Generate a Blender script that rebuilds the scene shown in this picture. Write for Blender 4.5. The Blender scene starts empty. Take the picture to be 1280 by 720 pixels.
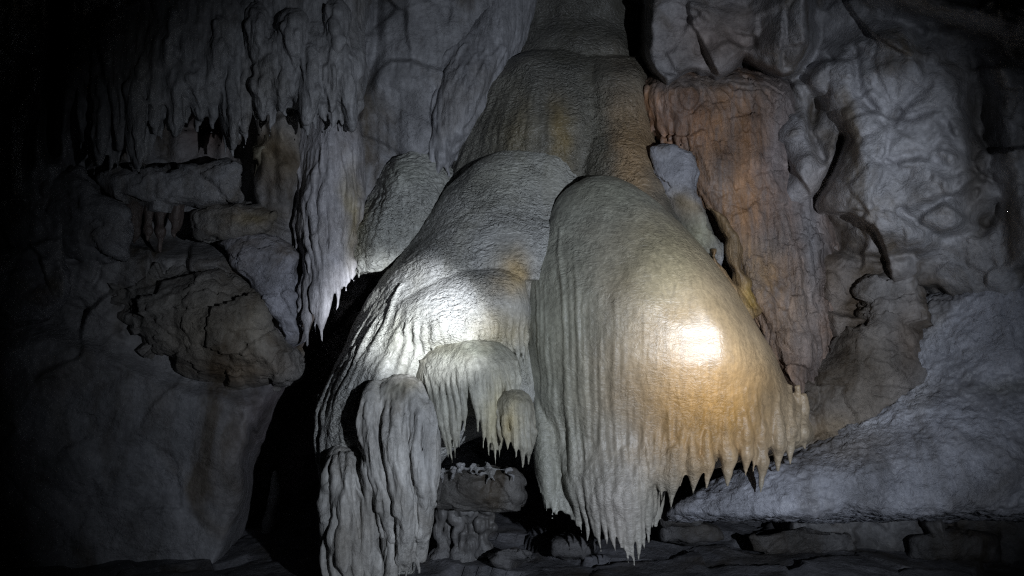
import bpy, math, random
import numpy as np

sc = bpy.context.scene
col = sc.collection
# ------------------------------------------------------------------ camera
F = 1108.0                       # focal length in photo pixels (1280 wide)
CZ = 1.6                         # camera height
cam = bpy.data.cameras.new('camera')
cam.sensor_width = 36.0
cam.lens = 36.0 * F / 1280.0
cam.clip_start = 0.05
cam.clip_end = 200.0
camo = bpy.data.objects.new('camera', cam)
camo.location = (0, 0, CZ)
camo.rotation_euler = (math.radians(90), 0, 0)
col.objects.link(camo)
sc.camera = camo
# ------------------------------------------------------------------ world: closed cave, no sky
w = bpy.data.worlds.new('World')
sc.world = w
w.use_nodes = True
w.node_tree.nodes['Background'].inputs[0].default_value = (0.5, 0.55, 0.7, 1)
w.node_tree.nodes['Background'].inputs[1].default_value = 0.002
# ------------------------------------------------------------------ the caver's torch, held to the right of the camera
def spot(name, loc, target, energy, size, blend, radius, color):
    from mathutils import Vector
    l = bpy.data.lights.new(name, 'SPOT')
    l.energy = energy
    l.spot_size = math.radians(size)
    l.spot_blend = blend
    l.shadow_soft_size = radius
    l.color = color
    o = bpy.data.objects.new(name, l)
    o.location = loc
    o.rotation_euler = (Vector(target) - Vector(loc)).to_track_quat('-Z', 'Y').to_euler()
    col.objects.link(o)
    return o
TC_ = (0.80, 0.88, 1.0)
spot('torch_spill', (1.75, 0.1, 1.5), (0.70, 5.0, 1.26), 800, 63, 1.0, 0.035, TC_)
spot('torch_beam', (1.75, 0.1, 1.5), (-0.51, 5.0, 1.42), 4000, 9.0, 1.0, 0.035, (.90, .94, 1.0))
spot('headlamp_beam', (1.78, 0.1, 1.53), (1.075, 5.0, 1.35), 1000, 13, 1.0, 0.03, (.90, .94, 1.0))
sc.view_settings.view_transform = 'Standard'
sc.view_settings.look = 'None'
sc.view_settings.exposure = 0.0
sc.view_settings.gamma = 1.0
sc.view_settings.use_curve_mapping = False
sc.render.engine = 'CYCLES'
try:
    sc.cycles.use_denoising = False
    sc.cycles.filter_width = 1.2
    sc.cycles.sample_clamp_indirect = 2.0
    sc.cycles.max_bounces = 5
except Exception:
    pass

# ------------------------------------------------------------------ numpy helpers
rng = random.Random(7)

def W(u, v, d):
    u = np.asarray(u, float); v = np.asarray(v, float); d = np.asarray(d, float)
    return np.stack([(u - 640) / F * d, d + 0 * u, CZ - (v - 360) / F * d], -1)

def toUV(p):
    d = p[:, 1]
    return 640 + p[:, 0] / d * F, 360 - (p[:, 2] - CZ) / d * F

def _h(ix, iy, iz, seed):
    n = (ix * 374761393 + iy * 668265263 + iz * 1274126177 + seed * 974711) & 0xFFFFFFFF
    n = ((n ^ (n >> 13)) * 1103515245) & 0xFFFFFFFF
    n = ((n ^ (n >> 16)) * 2246822519) & 0xFFFFFFFF
    n = n ^ (n >> 15)
    return (n & 0xFFFFFF).astype(np.float32) / float(0xFFFFFF) * 2 - 1

def vnoise(p, seed=0):
    i = np.floor(p).astype(np.int64)
    f = (p - i).astype(np.float32)
    f = f * f * f * (f * (f * 6 - 15) + 10)
    r = 0
    for dx in (0, 1):
        wx = f[:, 0] if dx else 1 - f[:, 0]
        for dy in (0, 1):
            wy = f[:, 1] if dy else 1 - f[:, 1]
            for dz in (0, 1):
                wz = f[:, 2] if dz else 1 - f[:, 2]
                r = r + wx * wy * wz * _h(i[:, 0] + dx, i[:, 1] + dy, i[:, 2] + dz, seed)
    return r

def fbm(p, octv=4, seed=0, gain=0.5):
    a, s, t = 1.0, 0, 0
    for k in range(octv):
        s = s + a * vnoise(p * (2.03 ** k) + k * 17.3, seed + k * 31)
        t += a
        a *= gain
    return s / t

def ridge(p, octv=3, seed=0):
    a, s, t = 1.0, 0, 0
    for k in range(octv):
        s = s + a * (1 - 2 * np.abs(vnoise(p * (2.1 ** k) + k * 9.1, seed + k * 13)))
        t += a
        a *= 0.5
    return s / t

def facet(p, seed=0):
    """broken-rock relief: distance to planes of the nearest jittered cell -> flat tilted facets"""
    i = np.floor(p).astype(np.int64)
    best = np.full(len(p), 1e9, np.float32)
    val = np.zeros(len(p), np.float32)
    for dx in (-1, 0, 1):
        for dy in (-1, 0, 1):
            for dz in (-1, 0, 1):
                cx, cy, cz = i[:, 0] + dx, i[:, 1] + dy, i[:, 2] + dz
                o = np.stack([cx + .5 + .45 * _h(cx, cy, cz, seed), cy + .5 + .45 * _h(cx, cy, cz, seed + 1),
                              cz + .5 + .45 * _h(cx, cy, cz, seed + 2)], -1)
                q = p - o
                d2 = (q * q).sum(1)
                m = d2 < best
                g = np.stack([_h(cx, cy, cz, seed + 3), _h(cx, cy, cz, seed + 4), _h(cx, cy, cz, seed + 5)], -1)
                vv = 0.55 * _h(cx, cy, cz, seed + 6) + 0.8 * (g * q).sum(1)
                val = np.where(m, vv, val)
                best = np.where(m, d2, best)
    return val

def sstep(a, b, x):
    t = np.clip((x - a) / (b - a), 0, 1)
    return t * t * (3 - 2 * t)

def seg_dist(U, V, pl):
    best = np.full(U.shape, 1e9)
    for (a, b), (c, e) in zip(pl[:-1], pl[1:]):
        dx, dy = c - a, e - b
        t = np.clip(((U - a) * dx + (V - b) * dy) / (dx * dx + dy * dy + 1e-9), 0, 1)
        best = np.minimum(best, np.hypot(U - a - t * dx, V - b - t * dy))
    return best

def poly_sd(U, V, pl):
    """signed distance, positive inside"""
    d = seg_dist(U, V, pl + [pl[0]])
    ins = np.zeros(U.shape, bool)
    n = len(pl)
    for k in range(n):
        x0, y0 = pl[k]; x1, y1 = pl[(k + 1) % n]
        c = (y0 > V) != (y1 > V)
        with np.errstate(divide='ignore', invalid='ignore'):
            xx = (x1 - x0) * (V - y0) / ((y1 - y0) if y1 != y0 else 1e-9) + x0
        ins ^= c & (U < xx)
    return np.where(ins, d, -d)

def pchip(x, y, xi):
    """monotone cubic interpolation"""
    x = np.asarray(x, float); y = np.asarray(y, float)
    h = np.diff(x); dl = np.diff(y) / h
    m = np.zeros_like(y)
    m[0], m[-1] = dl[0], dl[-1]
    for k in range(1, len(x) - 1):
        if dl[k - 1] * dl[k] > 0:
            w1 = 2 * h[k] + h[k - 1]; w2 = h[k] + 2 * h[k - 1]
            m[k] = (w1 + w2) / (w1 / dl[k - 1] + w2 / dl[k])
    xi = np.clip(np.asarray(xi, float), x[0], x[-1])
    k = np.clip(np.searchsorted(x, xi, side='right') - 1, 0, len(x) - 2)
    t = (xi - x[k]) / h[k]
    return ((2 * t**3 - 3 * t**2 + 1) * y[k] + (t**3 - 2 * t**2 + t) * h[k] * m[k]
            + (-2 * t**3 + 3 * t**2) * y[k + 1] + (t**3 - t**2) * h[k] * m[k + 1])

# ------------------------------------------------------------------ primitives (closed meshes, later fused)
class Loft:
    """stack of cross sections: rows (v, uL, uCrest, uR, dFront, rFront)"""
    def __init__(self, rows, back=0.45, n=2.0, nrow=64, nth=72):
        self.r = np.array(rows, float); self.back = back; self.n = n; self.nrow = nrow; self.nth = nth
    def at(self, v):
        return [pchip(self.r[:, 0], self.r[:, k], v) for k in range(1, 6)]
    def depth(self, u, v):
        L, C, R, d, r = self.at(v)
        s = np.where(u < C, (C - u) / np.maximum(C - L, 1), (u - C) / np.maximum(R - C, 1))
        s = np.clip(s, 0, 0.97)
        return d + r * (1 - (1 - s ** self.n) ** (1 / self.n))
    def mesh(self):
        v = np.linspace(self.r[0, 0], self.r[-1, 0], self.nrow)
        L, C, R, d, r = self.at(v)
        th = np.linspace(0, 2 * np.pi, self.nth, endpoint=False)
        cs, sn = np.cos(th), np.sin(th)
        cx = np.sign(cs) * np.abs(cs) ** (2 / self.n); sx = np.sign(sn) * np.abs(sn) ** (2 / self.n)
        Wd = np.where(cx[None] > 0, (R - C)[:, None], (C - L)[:, None])
        u = C[:, None] + cx[None] * Wd
        dep = (d + r)[:, None] - np.where(sx[None] > 0, r[:, None], self.back) * sx[None]
        p = W(u, np.repeat(v[:, None], self.nth, 1), dep)
        return tube_faces(p)

def tube_faces(p):
    nr, nt = p.shape[:2]
    vs = p.reshape(-1, 3)
    a = np.arange(nr - 1)[:, None] * nt; j = np.arange(nt)[None]; jn = (j + 1) % nt
    q = np.stack([a + j, a + jn, a + nt + jn, a + nt + j], -1).reshape(-1, 4)
    vs = np.vstack([vs, p[0].mean(0)[None], p[-1].mean(0)[None]])
    i0, i1 = nr * nt, nr * nt + 1
    jj = np.arange(nt); jjn = (jj + 1) % nt
    t0 = np.stack([np.full(nt, i0), jjn, jj], -1)
    b = (nr - 1) * nt
    t1 = np.stack([np.full(nt, i1), b + jj, b + jjn], -1)
    return vs, q, np.vstack([t0, t1])

def PolyLoft(poly, d, r, back=0.3, n=2.6, dtop=0, dbot=0, step=4, crest=0.5):
    """rock volume from an outline; front at depth d, bulge r"""
    P = np.array(poly, float)
    v0, v1 = P[:, 1].min(), P[:, 1].max()
    rows = []
    nv = max(8, int((v1 - v0) / step))
    for k in range(nv + 1):
        v = v0 + (v1 - v0) * (0.004 + 0.992 * k / nv)
        xs = []
        for (x0, y0), (x1, y1) in zip(P, np.roll(P, -1, 0)):
            if (y0 > v) != (y1 > v):
                xs.append(x0 + (x1 - x0) * (v - y0) / (y1 - y0))
        if len(xs) < 2: continue
        L, R = min(xs), max(xs)
        jl, jr = vnoise(np.array([[v / 13, v0, 1.7], [v / 13, v1, 7.3]]), 17)
        L += 5 * jl; R += 5 * jr
        t = (v - v0) / (v1 - v0)
        e = (1 - abs(2 * t - 1) ** 3) ** 0.5
        rows.append((v, L, L + (R - L) * crest, R, d + dtop * (1 - t) + dbot * t + r * (1 - e), r * max(e, .05)))
    return Loft(rows, back=back, n=n, nrow=max(24, nv), nth=56)

class Rib:
    """tapered, slightly wandering tube through (u, v, d, radius_px) control points; ends in a drip tip"""
    def __init__(self, pts, part=None, vpart=None, wob=1.0, nr=26, nt=10):
        P = np.array(pts, float)
        t = np.linspace(0, 1, len(P)); ti = np.linspace(0, 1, nr)
        q = [pchip(t, P[:, k], ti) for k in range(4)]
        k = rng.random() * 50
        z = np.zeros(nr)
        q[0] = q[0] + wob * 1.6 * vnoise(np.stack([ti * 5 + k, z, z], -1), 3)
        q[3] = q[3] * (1 + .22 * wob * vnoise(np.stack([ti * 7 + k, z + 9, z], -1), 5))
        self.c = W(q[0], q[1], q[2]); self.rad = np.maximum(q[3], .25) * q[2] / F
        self.part = part; self.vpart = vpart; self.v = q[1]; self.nt = nt
    def mesh(self):
        c = self.c
        T = np.gradient(c, axis=0); T /= np.linalg.norm(T, axis=1)[:, None] + 1e-9
        A = np.cross(T, np.array([0, 1, 0.03])); A /= np.linalg.norm(A, axis=1)[:, None] + 1e-9
        B = np.cross(T, A)
        th = np.linspace(0, 2 * np.pi, self.nt, endpoint=False)
        p = c[:, None] + self.rad[:, None, None] * (np.cos(th)[None, :, None] * A[:, None] + np.sin(th)[None, :, None] * B[:, None])
        return tube_faces(p)

def drip(L, u0, v0, u1, v1, r, part='stalactite', vclamp=None, emb=0.55, bend=0.0, dd=0.0, vpart=None, wob=1.0, cone=False):
    """a flute that lies on loft L from (u0,v0) and ends free as a tip at (u1,v1)"""
    pts = []
    for t in np.linspace(0, 1, 9):
        u = u0 + (u1 - u0) * (t + bend * math.sin(math.pi * t)); v = v0 + (v1 - v0) * t
        vv = min(v, vclamp) if vclamp else v
        d = float(L.depth(np.array(u), np.array(vv)))
        rr = r * (0.45 + 0.55 * sstep(0, .45, t)) * (1 - 0.86 * sstep(.55, 1, t) ** 1.3)
        if cone: rr = r * (0.5 + 0.5 * sstep(0, .4, t)) * (1 - 0.93 * min(max((t - .58) / .42, 0), 1))
        off = (1 - emb * sstep(0, .5, t)) * rr * d / F
        pts.append((u, v, d + off * 0.9 + dd, rr))
    return Rib(pts, part, vpart if vpart else v0 + (v1 - v0) * .55, wob)

def flute(L, s, v0, v1, r, emb=0.5, wob=1.0):
    """a flow-line flute at constant fraction s across loft L"""
    pts = []
    for t in np.linspace(0, 1, 9):
        v = v0 + (v1 - v0) * t
        l, c, rr_, d0, r0 = [float(x) for x in L.at(np.array(v))]
        u = c + (s * (rr_ - c) if s > 0 else s * (c - l))
        d = float(L.depth(np.array(u), np.array(v)))
        rr = r * (0.3 + 0.7 * math.sin(math.pi * (0.08 + .84 * t)))
        pts.append((u, v, d + rr * (1 - emb) * d / F, rr))
    return Rib(pts, None, None, wob)

def runnel(L, u0, v0, u1, v1, r, emb=0.5, wob=.8):
    """a shallow straight flute lying on loft L, deeper towards its lower end"""
    pts = []
    for t in np.linspace(0, 1, 10):
        u = u0 + (u1 - u0) * t ** 1.25; v = v0 + (v1 - v0) * t
        d = float(L.depth(np.array(u), np.array(v)))
        rr = r * (.55 + .45 * t) * (1 - .5 * max(0, t - .9) / .1)
        pts.append((u, v, d + rr * (1 - emb * (.25 + .75 * t)) * d / F, rr))
    return Rib(pts, None, None, wob)

# ------------------------------------------------------------------ materials
def mat(name, bumps, rough=(0.4, 0.65), spec=0.5, var=0.35, stain=None, streak=0.0, coat=0.0, blend=None):
    """colour comes from the mesh's own stone tint, varied by noise; bumps = (kind, scale xyz, strength, distance)"""
    m = bpy.data.materials.new(name); m.use_nodes = True
    nt = m.node_tree; N = nt.nodes; Lk = nt.links
    N.clear()
    out = N.new('ShaderNodeOutputMaterial'); b = N.new('ShaderNodeBsdfPrincipled')
    Lk.new(b.outputs[0], out.inputs[0])
    geo = N.new('ShaderNodeNewGeometry')
    at = N.new('ShaderNodeAttribute'); at.attribute_name = 'tint'
    def mapping(scale):
        mp = N.new('ShaderNodeMapping'); mp.inputs['Scale'].default_value = scale
        Lk.new(geo.outputs['Position'], mp.inputs[0]); return mp
    def noise(scale, detail=6, rgh=.6, dist=0.0):
        n = N.new('ShaderNodeTexNoise'); n.inputs['Scale'].default_value = 1
        n.inputs['Detail'].default_value = detail; n.inputs['Roughness'].default_value = rgh
        n.inputs['Distortion'].default_value = dist
        Lk.new(mapping(scale).outputs[0], n.inputs['Vector']); return n
    def ramp(src, lo, hi, a, c):
        r = N.new('ShaderNodeMapRange'); r.inputs[1].default_value = lo; r.inputs[2].default_value = hi
        r.inputs[3].default_value = a; r.inputs[4].default_value = c
        Lk.new(src, r.inputs[0]); return r.outputs[0]
    n1 = noise((3.5, 3.5, 3.0), 8, .65)
    f1 = ramp(n1.outputs[0], .3, .7, 1 - var, 1 + var * .7)
    n2 = noise((45, 45, 38), 4, .6)
    f2 = ramp(n2.outputs[0], .3, .7, .8, 1.15)
    mu = N.new('ShaderNodeMath'); mu.operation = 'MULTIPLY'
    Lk.new(f1, mu.inputs[0]); Lk.new(f2, mu.inputs[1])
    val = mu.outputs[0]
    if streak:
        n3 = noise((26, 26, 1.6), 5, .6, .6)
        f3 = ramp(n3.outputs[0], .32, .68, 1 - streak, 1 + streak * .6)
        m3 = N.new('ShaderNodeMath'); m3.operation = 'MULTIPLY'
        Lk.new(val, m3.inputs[0]); Lk.new(f3, m3.inputs[1]); val = m3.outputs[0]
    vm = N.new('ShaderNodeVectorMath'); vm.operation = 'SCALE'
    Lk.new(at.outputs['Color'], vm.inputs[0]); Lk.new(val, vm.inputs['Scale'])
    colr = vm.outputs[0]
    if blend:
        n5 = noise((13, 13, 1.5), 6, .65, .8)
        k5 = ramp(n5.outputs[0], .40, .62, 0, blend[1])
        mb = N.new('ShaderNodeMix'); mb.data_type = 'RGBA'
        Lk.new(k5, mb.inputs[0]); Lk.new(colr, mb.inputs[6]); mb.inputs[7].default_value = (*blend[0], 1)
        colr = mb.outputs[2]
    if stain:
        n4 = noise((2.2, 2.2, 1.3), 6, .6, .8)
        k = ramp(n4.outputs[0], .48, .66, 0, stain[1])
        mx = N.new('ShaderNodeMix'); mx.data_type = 'RGBA'; mx.blend_type = 'MULTIPLY'
        Lk.new(k, mx.inputs[0]); Lk.new(colr, mx.inputs[6]); mx.inputs[7].default_value = (*stain[0], 1)
        colr = mx.outputs[2]
    Lk.new(colr, b.inputs['Base Color'])
    nr = noise((9, 9, 7), 5, .6)
    Lk.new(ramp(nr.outputs[0], .3, .7, rough[0], rough[1]), b.inputs['Roughness'])
    b.inputs['Specular IOR Level'].default_value = spec
    cw = N.new('ShaderNodeMath'); cw.operation = 'MULTIPLY'; cw.inputs[1].default_value = coat
    Lk.new(at.outputs['Alpha'], cw.inputs[0]); Lk.new(cw.outputs[0], b.inputs['Coat Weight'])
    b.inputs['Coat Roughness'].default_value = .38
    last = None
    patch = ramp(noise((2.6, 2.6, 3.2), 3, .6).outputs[0], .36, .64, .35, 1.25)
    for kind, scale, strength, dist in bumps:
        if kind == 'voronoi':
            # small scaly rim ripples
            x = N.new('ShaderNodeTexVoronoi'); x.feature = 'SMOOTH_F1'; x.inputs['Scale'].default_value = 1
            x.inputs['Smoothness'].default_value = .6
            nd = noise((9, 9, 9), 3)
            add = N.new('ShaderNodeVectorMath'); add.operation = 'MULTIPLY_ADD'
            Lk.new(nd.outputs['Color'], add.inputs[0]); add.inputs[1].default_value = (1.6, 1.6, 1.6)
            Lk.new(mapping(scale).outputs[0], add.inputs[2]); Lk.new(add.outputs[0], x.inputs['Vector'])
            src = x.outputs['Distance']
        elif kind == 'crack':
            x = N.new('ShaderNodeTexVoronoi'); x.feature = 'DISTANCE_TO_EDGE'; x.inputs['Scale'].default_value = 1
            nd = noise((6, 6, 6), 4)
            add = N.new('ShaderNodeVectorMath'); add.operation = 'MULTIPLY_ADD'
            Lk.new(nd.outputs['Color'], add.inputs[0]); add.inputs[1].default_value = (2.4, 2.4, 2.4)
            Lk.new(mapping(scale).outputs[0], add.inputs[2]); Lk.new(add.outputs[0], x.inputs['Vector'])
            src = ramp(x.outputs['Distance'], 0, .09, 0, 1)
        elif kind == 'ripple':
            x = noise(scale, 3, .5, 2.2)
            src = x.outputs[0]
        else:
            src = noise(scale, 7 if kind == 'noise' else 2, .62, .5 if kind == 'noise' else 0).outputs[0]
        bp = N.new('ShaderNodeBump')
        ms = N.new('ShaderNodeMath'); ms.operation = 'MULTIPLY'
        Lk.new(ramp(at.outputs['Alpha'], .35, 1, strength, strength * .14), ms.inputs[0]); Lk.new(patch, ms.inputs[1])
        Lk.new(ms.outputs[0], bp.inputs['Strength'])
        bp.inputs['Distance'].default_value = dist
        Lk.new(src, bp.inputs['Height'])
        if last: Lk.new(last, bp.inputs['Normal'])
        last = bp.outputs[0]
    if last: Lk.new(last, b.inputs['Normal']); Lk.new(last, b.inputs['Coat Normal'])
    return m

M = {
 'flow': mat('wet_flowstone', [('ripple', (13, 13, 22), .7, .045), ('ripple', (27, 27, 44), .7, .022), ('noise', (60, 60, 60), .35, .008), ('fine', (190, 190, 190), .35, .003)],
             (.36, .52), .5, .18, ((.62, .60, .52), .6), streak=.14, coat=.3),
 'smooth': mat('smooth_wet_flowstone', [('ripple', (18, 18, 32), .42, .022), ('noise', (34, 34, 6), .4, .012), ('noise', (80, 80, 80), .35, .006), ('fine', (230, 230, 230), .4, .003)],
             (.46, .58), .5, .14, streak=.22, coat=1.0),
 'drape': mat('drapery_calcite', [('noise', (34, 34, 5), .7, .02), ('noise', (45, 45, 40), .5, .012), ('fine', (140, 140, 100), .5, .005)], (.4, .6), .45, .28, ((.5, .45, .38), .6), streak=.32),
 'rock': mat('limestone', [('noise', (5, 5, 6), .55, .06), ('crack', (5, 5, 7), .16, .03), ('noise', (19, 19, 24), .65, .026), ('noise', (70, 70, 80), .7, .01), ('fine', (160, 160, 160), .4, .004)],
             (.5, .75), .4, .5, ((.36, .29, .20), .9)),
 'rust': mat('rust_stained_calcite', [('noise', (24, 24, 6), .7, .03), ('noise', (40, 40, 44), .7, .016), ('fine', (140, 140, 100), .5, .005)], (.4, .65), .45, .4, ((.35, .32, .3), .85), streak=.4, blend=((.22, .195, .19), .5)),
 'crust': mat('crystal_crust', [('noise', (9, 9, 9), .7, .07), ('noise', (40, 40, 40), .5, .02), ('noise', (130, 130, 130), .5, .006)], (.3, .6), .5, .35, ((.40, .37, .33), .8)),
}

# ------------------------------------------------------------------ fusing primitives into one stone
def tintcol(u, v, base, spots, p, seed=0):
    c = np.tile(np.array(base, np.float32), (len(u), 1))
    ju = 16 * fbm(p * 5, 3, seed + 5); jv = 16 * fbm(p * 5 + 31, 3, seed + 9)
    for (su, sv, ru, rv, cc, k) in spots:
        g = k * np.exp(-(((u + ju - su) / ru) ** 2 + ((v + jv - sv) / rv) ** 2))
        c = c * (1 - g[:, None]) + np.array(cc, np.float32) * g[:, None]
    return c

def add_mesh(name, co, quads, normals, tint, material, parent=None, origin=None):
    me = bpy.data.meshes.new(name)
    o3 = np.zeros(3) if origin is None else np.array(origin)
    nv, nf = len(co), len(quads)
    k = quads.shape[1]
    me.vertices.add(nv); me.vertices.foreach_set('co', (co - o3).astype(np.float32).ravel())
    me.loops.add(nf * k); me.loops.foreach_set('vertex_index', quads.astype(np.int32).ravel())
    me.polygons.add(nf); me.polygons.foreach_set('loop_start', np.arange(0, nf * k, k, dtype=np.int32))
    me.update(calc_edges=True)
    me.polygons.foreach_set('use_smooth', np.ones(nf, bool))
    if normals is not None:
        me.normals_split_custom_set_from_vertices(normals.astype(np.float32).tolist())
    a = me.color_attributes.new('tint', 'FLOAT_COLOR', 'POINT')
    a.data.foreach_set('color', (tint if tint.shape[1] == 4 else np.hstack([tint, np.full((nv, 1), .45)])).astype(np.float32).ravel())
    me.materials.append(material)
    o = bpy.data.objects.new(name, me)
    col.objects.link(o)
    if parent: o.parent = parent
    return o

def vnormals(co, q):
    e1 = co[q[:, 2]] - co[q[:, 0]]; e2 = co[q[:, 3 % q.shape[1]]] - co[q[:, 1]]
    n = np.cross(e1, e2)
    vn = np.zeros_like(co)
    for k in range(q.shape[1]):
        for a in range(3):
            vn[:, a] += np.bincount(q[:, k], n[:, a], len(co))
    return vn / (np.linalg.norm(vn, axis=1)[:, None] + 1e-12)

def fuse(prims, voxel, smooth):
    vs, qs, ts, n = [], [], [], 0
    for pr in prims:
        v, q, t = pr.mesh()
        vs.append(v); qs.append(q + n); ts.append(t + n); n += len(v)
    V = np.vstack(vs); Q = np.vstack(qs); T = np.vstack(ts)
    me = bpy.data.meshes.new('tmp')
    me.vertices.add(len(V)); me.vertices.foreach_set('co', V.astype(np.float32).ravel())
    me.loops.add(len(Q) * 4 + len(T) * 3)
    me.loops.foreach_set('vertex_index', np.concatenate([Q.ravel(), T.ravel()]).astype(np.int32))
    me.polygons.add(len(Q) + len(T))
    me.polygons.foreach_set('loop_start', np.concatenate([np.arange(len(Q)) * 4, len(Q) * 4 + np.arange(len(T)) * 3]).astype(np.int32))
    me.update(calc_edges=True)
    ob = bpy.data.objects.new('tmp', me); col.objects.link(ob)
    r = ob.modifiers.new('r', 'REMESH'); r.mode = 'VOXEL'; r.voxel_size = voxel
    if smooth:
        s = ob.modifiers.new('s', 'SMOOTH'); s.factor = .5; s.iterations = smooth
    dg = bpy.context.evaluated_depsgraph_get()
    ev = ob.evaluated_get(dg); m2 = ev.to_mesh()
    co = np.empty(len(m2.vertices) * 3, np.float32); m2.vertices.foreach_get('co', co)
    li = np.empty(len(m2.loops), np.int32); m2.loops.foreach_get('vertex_index', li)
    ls = np.empty(len(m2.polygons), np.int32); m2.polygons.foreach_get('loop_start', ls)
    lt = np.empty(len(m2.polygons), np.int32); m2.polygons.foreach_get('loop_total', lt)
    ls = ls[lt == 4]
    q = li[ls[:, None] + np.arange(4)[None]]
    ev.to_mesh_clear()
    bpy.data.objects.remove(ob); bpy.data.meshes.remove(me)
    return co.reshape(-1, 3).astype(np.float64), q

def relief(co, q, kind, amp, seed):
    n = vnormals(co, q)
    if kind == 'flow':
        d = .006 * fbm(co * np.array([9, 9, 5]), 3, seed) + .0035 * fbm(co * np.array([34, 34, 50]), 2, seed + 4)
    elif kind == 'smooth':
        d = .006 * fbm(co * np.array([8, 8, 4]), 3, seed) + .0016 * fbm(co * np.array([34, 34, 50]), 2, seed + 4)
    elif kind == 'drape':
        d = .014 * fbm(co * np.array([14, 14, 3.0]), 3, seed) + .006 * ridge(co * np.array([30, 30, 7]), 2, seed + 4)
    elif kind == 'rock':
        wp = co + .10 * np.stack([fbm(co * 3, 2, seed + 11), fbm(co * 3, 2, seed + 12), fbm(co * 3, 2, seed + 13)], -1)
        d = (.045 * facet(wp * np.array([3.2, 3.2, 4.2]), seed) + .018 * facet(wp * np.array([9, 9, 12]), seed + 20)
             + .012 * fbm(co * 14, 3, seed + 4))
    elif kind == 'crust':
        d = .03 * fbm(co * 3, 3, seed) + .012 * fbm(co * 22, 2, seed + 4) + .006 * ridge(co * 45, 1, seed + 5)
    else:
        d = 0 * co[:, 0]
    return co + n * (amp * d)[:, None]

NSEED = [100]
def thing(name, label, cat, prims, kind='flow', voxel=.01, smooth=3, amp=1.0, base=(.4, .38, .33), spots=(), group=None,
          body='body', material=None, single=False, warp=.03, wet=()):
    NSEED[0] += 7
    co, q = fuse(prims, voxel, smooth)
    lw = warp
    co = co + lw * np.stack([fbm(co * 3.1, 2, NSEED[0] + 40), 1.6 * fbm(co * 3.1, 2, NSEED[0] + 41), .6 * fbm(co * 3.1, 2, NSEED[0] + 42)], -1)
    ru_, rv_ = toUV(co)
    calm = np.ones(len(co))
    for (su, sv, a_, b_, k) in wet:
        calm = np.minimum(calm, 1 - .93 * k * np.exp(-(((ru_ - su) / a_) ** 2 + ((rv_ - sv) / b_) ** 2) ** 1.5))
    co = relief(co, q, kind, amp * calm, NSEED[0])
    vn = vnormals(co, q)
    u, v = toUV(co)
    tint = tintcol(u, v, base, spots, co, NSEED[0])
    al = np.full(len(u), .35)
    for (su, sv, ru, rv, k) in wet:
        al = np.maximum(al, k * np.exp(-(((u - su) / ru) ** 2 + ((v - sv) / rv) ** 2)))
    tint = np.hstack([tint, al[:, None]])
    mt = M[material or kind]
    origin = np.array([co[:, 0].mean(), co[:, 1].mean(), co[:, 2].min()])
    tips = [p for p in prims if getattr(p, 'part', None)]
    lab = np.zeros(len(q), np.int32)
    if tips and not single:
        fc = co[q].mean(1); fu, fv = toUV(fc)
        bestd = np.full(len(q), 1e9)
        for k, p in enumerate(tips):
            cs = p.c[p.v >= p.vpart - 2]; rs = p.rad[p.v >= p.vpart - 2]
            if len(cs) < 2: continue
            lo = cs.min(0) - rs.max() * 1.6 - .01; hi = cs.max(0) + rs.max() * 1.6 + .01
            idx = np.where(((fc > lo) & (fc < hi)).all(1) & (fv >= p.vpart))[0]
            if not len(idx): continue
            dist = np.linalg.norm(fc[idx][:, None] - cs[None], axis=2) - rs[None]
            dm = dist.min(1)
            ok = (dm < .018) & (dm < bestd[idx])
            lab[idx[ok]] = k + 1; bestd[idx[ok]] = dm[ok]
    for k in range(len(tips)):
        idx = np.where(lab == k + 1)[0]
        if not len(idx): continue
        used, inv = np.unique(q[idx], return_inverse=True); inv = inv.reshape(-1, 4)
        lb = np.arange(len(used))
        for _ in range(400):
            fm = lb[inv].min(1); nb = lb.copy()
            for c4 in range(4): np.minimum.at(nb, inv[:, c4], fm)
            if (nb == lb).all(): break
            lb = nb
        fl = lb[inv[:, 0]]
        big = np.bincount(fl).argmax()
        lab[idx[fl != big]] = 0
        if (fl == big).sum() < 40: lab[idx] = 0
    def extract(mask):
        qq = q[mask]
        used, inv = np.unique(qq, return_inverse=True)
        return used, inv.reshape(qq.shape)
    if (lab == 0).all():
        o = add_mesh(name, co, q, None, tint, mt, None, origin)
        o.location = origin
        root = o
    else:
        root = bpy.data.objects.new(name, None); col.objects.link(root)
        root.empty_display_size = .1
        root.location = origin
        used, qq = extract(lab == 0)
        add_mesh(body, co[used], qq, vn[used], tint[used], mt, root, origin)
        for k, p in enumerate(tips):
            m = lab == k + 1
            if not m.any(): continue
            used, qq = extract(m)
            add_mesh(p.part, co[used], qq, vn[used], tint[used], mt, root, origin)
    root['label'] = label; root['category'] = cat
    if group: root['group'] = group
    return root

# ================================================================== THE SETTING
GREY = (.25, .25, .262)
def grid_axis(lo, a, b, hi, fine, coarse):
    return np.concatenate([np.arange(lo, a, coarse), np.arange(a, b, fine), np.arange(b, hi + coarse, coarse)])

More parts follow.
